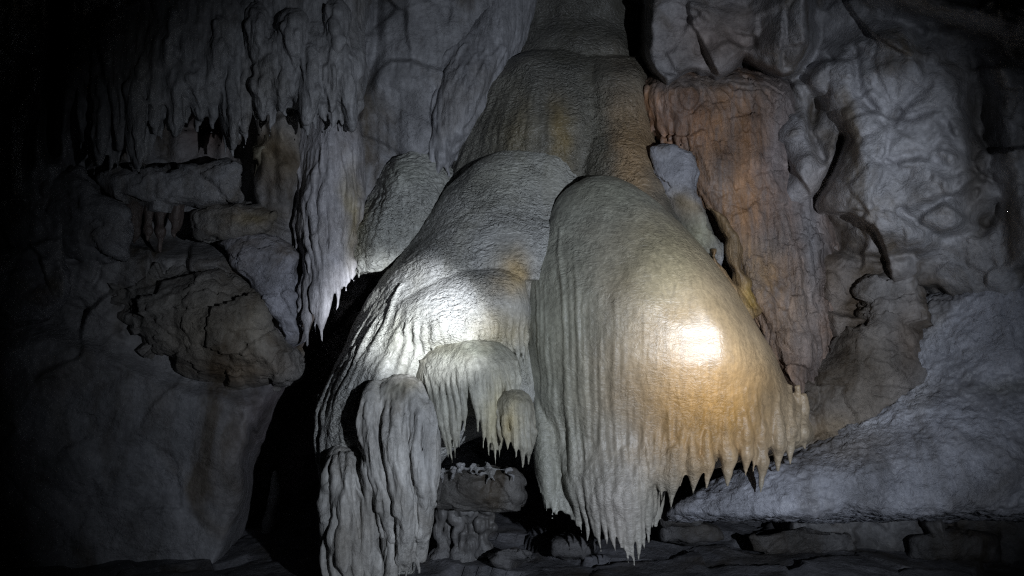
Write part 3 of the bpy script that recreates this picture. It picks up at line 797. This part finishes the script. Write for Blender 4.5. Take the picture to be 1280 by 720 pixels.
# ================================================================== LEFT SIDE
GL = Loft([(188, 512, 520, 528, 5.98, .05), (195, 498, 518, 540, 5.91, .12), (206, 482, 514, 556, 5.84, .2), (225, 464, 508, 572, 5.77, .28), (260, 450, 500, 576, 5.70, .32), (290, 443, 492, 572, 5.66, .32), (315, 438, 482, 560, 5.63, .3), (332, 437, 468, 530, 5.64, .2), (342, 438, 456, 490, 5.68, .1)], back=.35)
pr = [GL]
for (a, b, c, e, r) in [(441, 310, 440, 356, 4), (447, 305, 446, 350, 4), (454, 305, 451, 342, 4), (463, 300, 461, 338, 4), (472, 300, 470, 333, 4), (484, 295, 483, 330, 4)]:
    pr.append(drip(GL, a, b, c, e, r, emb=1.1, vclamp=335))
for k in range(14):
    f = (k + .5 + jit(.4)) / 14
    pr.append(runnel(GL, 470 + 75 * f, 225 + jit(18), 442 + 100 * f, 335 - 12 * f + jit(5), 4.5 + jit(1.5), .5, 1.6))
thing('flowstone_lobe', 'grey-green scaly flowstone lobe fringed with short drips beside the shadow gap', 'flowstone', pr, 'flow', .0085, 1, 2.6, warp=.06,
      base=(.38, .385, .36), spots=[(445, 260, 14, 40, (.36, .30, .12), .8), (500, 210, 50, 20, (.30, .31, .27), .7)], body='lobe')
HC = Loft([(85, 380, 410, 440, 5.76, .3), (150, 372, 409, 450, 5.68, .36), (190, 367, 408, 456, 5.62, .36), (230, 367, 408, 456, 5.57, .34), (280, 371, 408, 452, 5.54, .3), (320, 378, 408, 441, 5.52, .24), (345, 379, 405, 436, 5.52, .16), (362, 383, 402, 425, 5.54, .08)], back=.3)
pr = [HC]
for (s, a, b, r) in [(-.85, 200, 330, 4), (-.6, 190, 340, 5), (-.35, 180, 345, 4), (-.1, 180, 345, 5), (.15, 185, 340, 4), (.4, 185, 340, 5), (.65, 190, 340, 5), (.88, 200, 335, 4)]:
    pr.append(flute(HC, s, a, b, r, 1.0, 2.6))
for k in range(9):
    u0 = 382 + rng.random() * 52; v0 = 215 + rng.random() * 75
    pr.append(drip(HC, u0, v0, u0 + jit(5), v0 + 45 + rng.random() * 30, 4.2, part=None, emb=1.4, vclamp=350, wob=2.2))
for (a, b, c, e, r) in [(383, 320, 386, 434, 6), (392, 318, 394, 408, 5), (402, 315, 402, 434, 6), (411, 318, 410, 396, 5), (419, 312, 418, 390, 5), (428, 312, 430, 366, 5), (436, 310, 438, 352, 4), (378, 340, 377, 396, 4), (374, 235, 373, 318, 4.5), (444, 215, 446, 300, 4.5), (440, 250, 442, 330, 4.5), (371, 190, 369, 262, 4.5), (396, 330, 398, 420, 3.5)]:
    pr.append(drip(HC, a, b, c, e, r, emb=.8, vclamp=350, wob=1.5))
thing('hanging_drapery', 'pale hanging drapery ending in long thin stalactites above the black gap', 'drapery', pr, 'drape', .008, 2, .8,
      base=(.40, .39, .41), spots=[(438, 270, 10, 50, (.40, .32, .12), .6)])
C1 = Loft([(-160, 50, 190, 340, 5.35, 0.48), (-40, 70, 195, 335, 5.45, 0.48), (40, 80, 195, 330, 5.42, 0.48), (100, 85, 195, 320, 5.42, 0.432), (122, 92, 190, 310, 5.47, 0.336), (138, 110, 185, 300, 5.54, 0.192)], back=.4, n=2.6)
pr = [C1]
for k in range(24):
    pr.append(flute(C1, -.95 + 1.9 * (k + .5 + jit(.4)) / 24, -60 + jit(40), 140 + jit(10), 6 + jit(2.5), .75, 2.4))
for (a, c, e, r) in [(90, 92, 158, 6), (100, 103, 186, 7), (111, 113, 205, 6), (121, 122, 218, 7), (131, 132, 196, 6), (141, 142, 214, 7), (151, 151, 224, 6), (161, 163, 206, 7), (171, 172, 224, 6), (181, 183, 226, 6),
                     (190, 192, 196, 6), (200, 202, 180, 6), (210, 211, 165, 7), (221, 222, 182, 6), (232, 234, 172, 6), (243, 244, 160, 6), (256, 256, 150, 6), (268, 268, 152, 5), (280, 280, 195, 6), (290, 291, 206, 7), (300, 300, 185, 6)]:
    pr.append(drip(C1, a, 90 + jit(20), c, e + jit(8), r * .85, emb=1.0, vclamp=150, vpart=132, wob=1.8))
for k in range(34):
    u0 = 92 + rng.random() * 215; v0 = 10 + rng.random() * 100
    pr.append(drip(C1, u0, v0, u0 + jit(5), v0 + 40 + rng.random() * 45, 4.6 + jit(1.2), emb=1.5, vclamp=150, vpart=v0 + 22, wob=2.2))
def clump(L, u, v0, v1, w, fwd):
    d0 = float(L.depth(np.array(float(u)), np.array(110.0))) - fwd
    vm = v0 + (v1 - v0) * .6
    L2 = Loft([(v0, u - w * .5, u, u + w * .5, d0 + .1, .06), (v0 + 14, u - w, u, u + w, d0 + .02, .12), (vm, u - w * .85, u, u + w * .8, d0, .11), (v1 - 8, u - w * .35, u, u + w * .4, d0 + .03, .05), (v1, u - 2, u, u + 2, d0 + .05, .02)], back=.15, nrow=30, nth=24)
    vv = np.linspace(v0, v1, 24); l_, c_, r_, dd_, q_ = L2.at(vv)
    L2.part = 'stalactite'; L2.v = vv; L2.vpart = v0 + 10
    L2.c = W(c_, vv, dd_ + q_ * .7); L2.rad = (r_ - l_) * .5 * dd_ / F
    return L2
for (a, b, c, e, f) in [(104, 60, 178, 13, .02), (127, 85, 206, 14, .06), (150, 50, 190, 13, .03), (172, 90, 212, 15, .07), (196, 40, 168, 14, .03), (218, 70, 172, 15, .05), (246, 30, 150, 16, .03), (288, 60, 186, 14, .06), (136, 10, 110, 16, .08), (210, 0, 96, 18, .07), (268, 10, 104, 15, .07)]:
    cl_ = clump(C1, a, b, c, e, f); pr.append(cl_)
    for s_ in (-.6, -.1, .4): pr.append(flute(cl_, s_ + jit(.2), b + 12 + jit(6), c - 14 + jit(6), 3.6 + jit(1), 1.0, 2.2))
thing('drapery_curtain', 'wide dark grey stalactite curtain hanging beside the deep corner crack', 'drapery', pr, 'drape', .0115, 2, 1.2,
      base=(.26, .262, .27), spots=[(170, 60, 30, 60, (.17, .16, .13), .6)])
C2 = Loft([(-120, 262, 370, 470, 5.45, .42), (-40, 266, 374, 466, 5.5, .42), (20, 270, 384, 460, 5.52, .42), (50, 272, 384, 456, 5.46, .42), (90, 276, 382, 457, 5.42, .42), (115, 280, 380, 455, 5.44, .4), (135, 292, 378, 446, 5.54, .2)], back=.35, n=2.3)
pr = [C2]
for k in range(16):
    pr.append(flute(C2, -.93 + 1.86 * (k + .5 + jit(.4)) / 16, 40 + jit(14), 128 + jit(8), 5.8 + jit(2), .75, 2.4))
for (a, c, e, r) in [(296, 297, 178, 6), (305, 303, 184, 5), (316, 317, 172, 6), (327, 326, 158, 5), (338, 338, 164, 6), (349, 350, 146, 6), (360, 358, 152, 6), (371, 372, 142, 5), (382, 384, 168, 6), (393, 394, 152, 5), (404, 405, 164, 6), (415, 416, 144, 5), (426, 427, 162, 7), (437, 438, 166, 6), (447, 449, 150, 6)]:
    pr.append(drip(C2, a, 85 + jit(12), c, e + jit(16), r * .9, emb=1.0, vclamp=132, vpart=122, wob=1.8))
for k in range(26):
    u0 = 288 + rng.random() * 160; v0 = 30 + rng.random() * 75
    pr.append(drip(C2, u0, v0, u0 + jit(5), v0 + 38 + rng.random() * 40, 4.6 + jit(1.2), emb=1.5, vclamp=132, vpart=v0 + 20, wob=2.2))
for (a, b, c, e, f) in [(302, 45, 166, 14, .04), (326, 60, 150, 14, .06), (352, 35, 140, 15, .03), (384, 50, 158, 17, .07), (412, 30, 140, 15, .04), (436, 60, 162, 14, .06), (366, 10, 90, 18, .07), (420, 0, 80, 16, .07), (320, 5, 92, 17, .06)]:
    cl_ = clump(C2, a, b, c, e, f); pr.append(cl_)
    for s_ in (-.6, -.1, .4): pr.append(flute(cl_, s_ + jit(.2), b + 12 + jit(6), c - 14 + jit(6), 3.6 + jit(1), 1.0, 2.2))
thing('drapery_curtain', 'jagged grey stalactite curtain above the pale hanging drapery', 'drapery', pr, 'drape', .010, 2, 1.2,
      base=(.31, .31, .32), spots=[(320, 100, 30, 40, (.21, .20, .18), .6), (430, 110, 30, 40, (.30, .30, .31), .6)])
VD = Loft([(-160, 590, 650, 700, 6, 0.22), (-40, 590, 640, 690, 6.05, 0.264), (20, 575, 625, 672, 6, 0.352), (55, 545, 605, 660, 5.94, 0.396), (80, 533, 590, 648, 5.9, 0.396), (110, 529, 575, 630, 5.88, 0.374), (150, 527, 560, 602, 5.88, 0.33), (185, 529, 548, 575, 5.9, 0.22), (210, 534, 546, 560, 5.94, 0.11)], back=.35)
pr = [VD]
for k in range(14):
    pr.append(flute(VD, -.93 + 1.8 * (k + .5 + jit(.35)) / 14, 70 + jit(14), 195 + jit(8), 5 + jit(1.5), .8, 1.6))
for (a, c, e, r) in [(531, 530, 204, 5), (540, 540, 222, 6), (550, 551, 232, 7), (561, 560, 226, 5), (572, 570, 212, 5), (584, 580, 196, 5)]:
    pr.append(drip(VD, a, 130, c, e, r, emb=.7, vclamp=190, vpart=165, wob=1.4))
thing('hanging_drapery', 'dim grey pleated drapery beside the striped dome, hanging over the grey-green lobe', 'drapery', pr, 'drape', .010, 2, .9,
      base=(.26, .26, .275))

def rock(label, poly, d, r, base, spots=(), voxel=.013, amp=1.0, name='boulder', back=.35, n=3.6, **k):
    return thing(name, label, 'rock', [PolyLoft(poly, d, r, back, n, **k)], 'rock', voxel, 1, amp, base, spots)
rock('brown angular boulder bulging out above the smooth lower wall', [(124, 350), (150, 330), (190, 320), (262, 324), (300, 338), (330, 372), (352, 410), (374, 440), (371, 466), (335, 492), (272, 487), (215, 462), (160, 432), (132, 396)],
     5.52, .5, (.19, .185, .185), [(260, 410, 95, 65, (.155, .135, .105), .9), (180, 360, 60, 40, (.14, .135, .125), .8), (300, 460, 60, 20, (.18, .13, .08), .7), (320, 400, 30, 40, (.26, .23, .18), .6)], amp=1.3)
rock('pale smooth rock wedged between brown boulder and hanging drapery', [(268, 304), (310, 292), (350, 296), (372, 318), (378, 370), (376, 425), (360, 428), (338, 388), (312, 350), (282, 328)],
     5.60, .16, (.34, .34, .38), amp=.7, voxel=.011)
rock('long grey ledge of rock under the wide stalactite curtain', [(118, 222), (160, 208), (230, 212), (282, 196), (302, 210), (300, 246), (262, 262), (206, 258), (168, 252), (140, 246)],
     5.60, .18, (.24, .24, .25), amp=.8)
rock('low grey rock with a yellowish top between ledge and pale rock', [(236, 268), (280, 254), (330, 252), (352, 270), (345, 292), (300, 300), (258, 302), (238, 292)], 5.68, .14, (.23, .22, .21),
     [(310, 275, 30, 10, (.24, .19, .10), .8)], amp=.8)
rock('rounded dark rock block beside the crooked joint in the corner', [(-120, 300), (0, 302), (55, 314), (84, 344), (82, 366), (62, 398), (0, 410), (-120, 410)], 5.40, .16, (.20, .20, .215), amp=.7)
rock('dark square rock block left of the recessed red stalactites', [(36, 214), (100, 210), (120, 246), (160, 262), (160, 322), (110, 336), (64, 316), (40, 280)], 5.52, .15, (.19, .19, .2), amp=.8)
rock('greenish rock rib behind the jagged curtain, beside the pale drapery', [(318, 178), (350, 160), (372, 190), (368, 250), (352, 258), (330, 246), (316, 214)], 5.72, .14, (.22, .20, .15), amp=.8)
# recessed red-brown stalactites
for k, (a, r, e) in enumerate([(172, 8, 306), (188, 7, 300), (204, 9, 316), (220, 7, 298)]):
    lab = ['stout red-brown stalactite at the outer end of the recess under the ledge', 'short red-brown stalactite second in the recess under the ledge', 'longest red-brown stalactite in the recess under the ledge', 'thin red-brown stalactite by the low yellowish rock'][k]
    thing('stalactite', lab, 'stalactite', [Rib([(a, 246, 5.76, r * 1.3), (a + 1, 268, 5.76, r), (a, 290, 5.76, r * .7), (a + 1, e, 5.76, 1)], None, None, 1.6)], 'drape', .008, 2, .6,
          base=(.10, .078, .07), group='stalactites in the recess')
# shadowed gap
thing('stalagmite', 'thin pale stalagmite standing in the black gap by the smooth wall', 'stalagmite',
      [Rib([(346, 588, 6.3, 3), (343, 612, 6.3, 7), (338, 640, 6.3, 9), (334, 672, 6.3, 9), (333, 720, 6.3, 12)], None, None, 1.0)], 'drape', .010, 2, .5, base=(.3, .3, .31))

# ================================================================== UNDER THE DOMES
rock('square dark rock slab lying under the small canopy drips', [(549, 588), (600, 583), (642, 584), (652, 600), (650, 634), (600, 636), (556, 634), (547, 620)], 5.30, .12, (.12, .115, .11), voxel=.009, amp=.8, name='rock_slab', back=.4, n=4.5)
lbs = ['pair-forming stubby column under the rock slab, next to the folded drapery column', 'squat pale column under the middle of the rock slab', 'broken short column under the slab beside the dark hollow', 'small leaning column on the floor under the slab']
for k, (a, b, c, e, r) in enumerate([(553, 628, 550, 706, 8), (580, 630, 582, 690, 11), (604, 632, 602, 682, 8), (570, 634, 574, 700, 6)]):
    thing('stalagmite_stub', lbs[k], 'column', [Rib([(a, b, 5.62, r * 1.3), ((a + c) / 2, (b + e) / 2, 5.62, r * .8), (c, e + 12, 5.62, r * 1.4)], None, None, 3.0),
          Rib([(a + 5, b, 5.64, r * .8), (a + 7, (b + e) / 2, 5.64, r * .6), (c + 8, e + 8, 5.64, r)], None, None, 3.0)], 'drape', .009, 1, 1.4, base=(.15, .148, .15))
# white helictites on the slab
hp = []
for k in range(11):
    u0 = 556 + k * 7.6 + jit(7); v0 = 588 + jit(5)
    hp.append(Rib([(u0, v0 - 5, 5.30, 4), (u0 + jit(4), v0 + 1, 5.28, 2.4), (u0 + jit(8), v0 + 6 + jit(5), 5.255, 1.6), (u0 + jit(9), v0 + 10 + jit(9), 5.25, .8)], None, None, 1.5))
hp.append(Rib([(552, 590, 5.31, 2), (580, 586, 5.30, 3), (612, 586, 5.30, 3), (640, 588, 5.31, 2)], None, None, 1.5))
thing('helictite_cluster', 'pale lumpy calcite crust along the top edge of the rock slab', 'crust', hp, 'flow', .0065, 1, 2.0, base=(.27, .27, .28))
# rubble on the floor
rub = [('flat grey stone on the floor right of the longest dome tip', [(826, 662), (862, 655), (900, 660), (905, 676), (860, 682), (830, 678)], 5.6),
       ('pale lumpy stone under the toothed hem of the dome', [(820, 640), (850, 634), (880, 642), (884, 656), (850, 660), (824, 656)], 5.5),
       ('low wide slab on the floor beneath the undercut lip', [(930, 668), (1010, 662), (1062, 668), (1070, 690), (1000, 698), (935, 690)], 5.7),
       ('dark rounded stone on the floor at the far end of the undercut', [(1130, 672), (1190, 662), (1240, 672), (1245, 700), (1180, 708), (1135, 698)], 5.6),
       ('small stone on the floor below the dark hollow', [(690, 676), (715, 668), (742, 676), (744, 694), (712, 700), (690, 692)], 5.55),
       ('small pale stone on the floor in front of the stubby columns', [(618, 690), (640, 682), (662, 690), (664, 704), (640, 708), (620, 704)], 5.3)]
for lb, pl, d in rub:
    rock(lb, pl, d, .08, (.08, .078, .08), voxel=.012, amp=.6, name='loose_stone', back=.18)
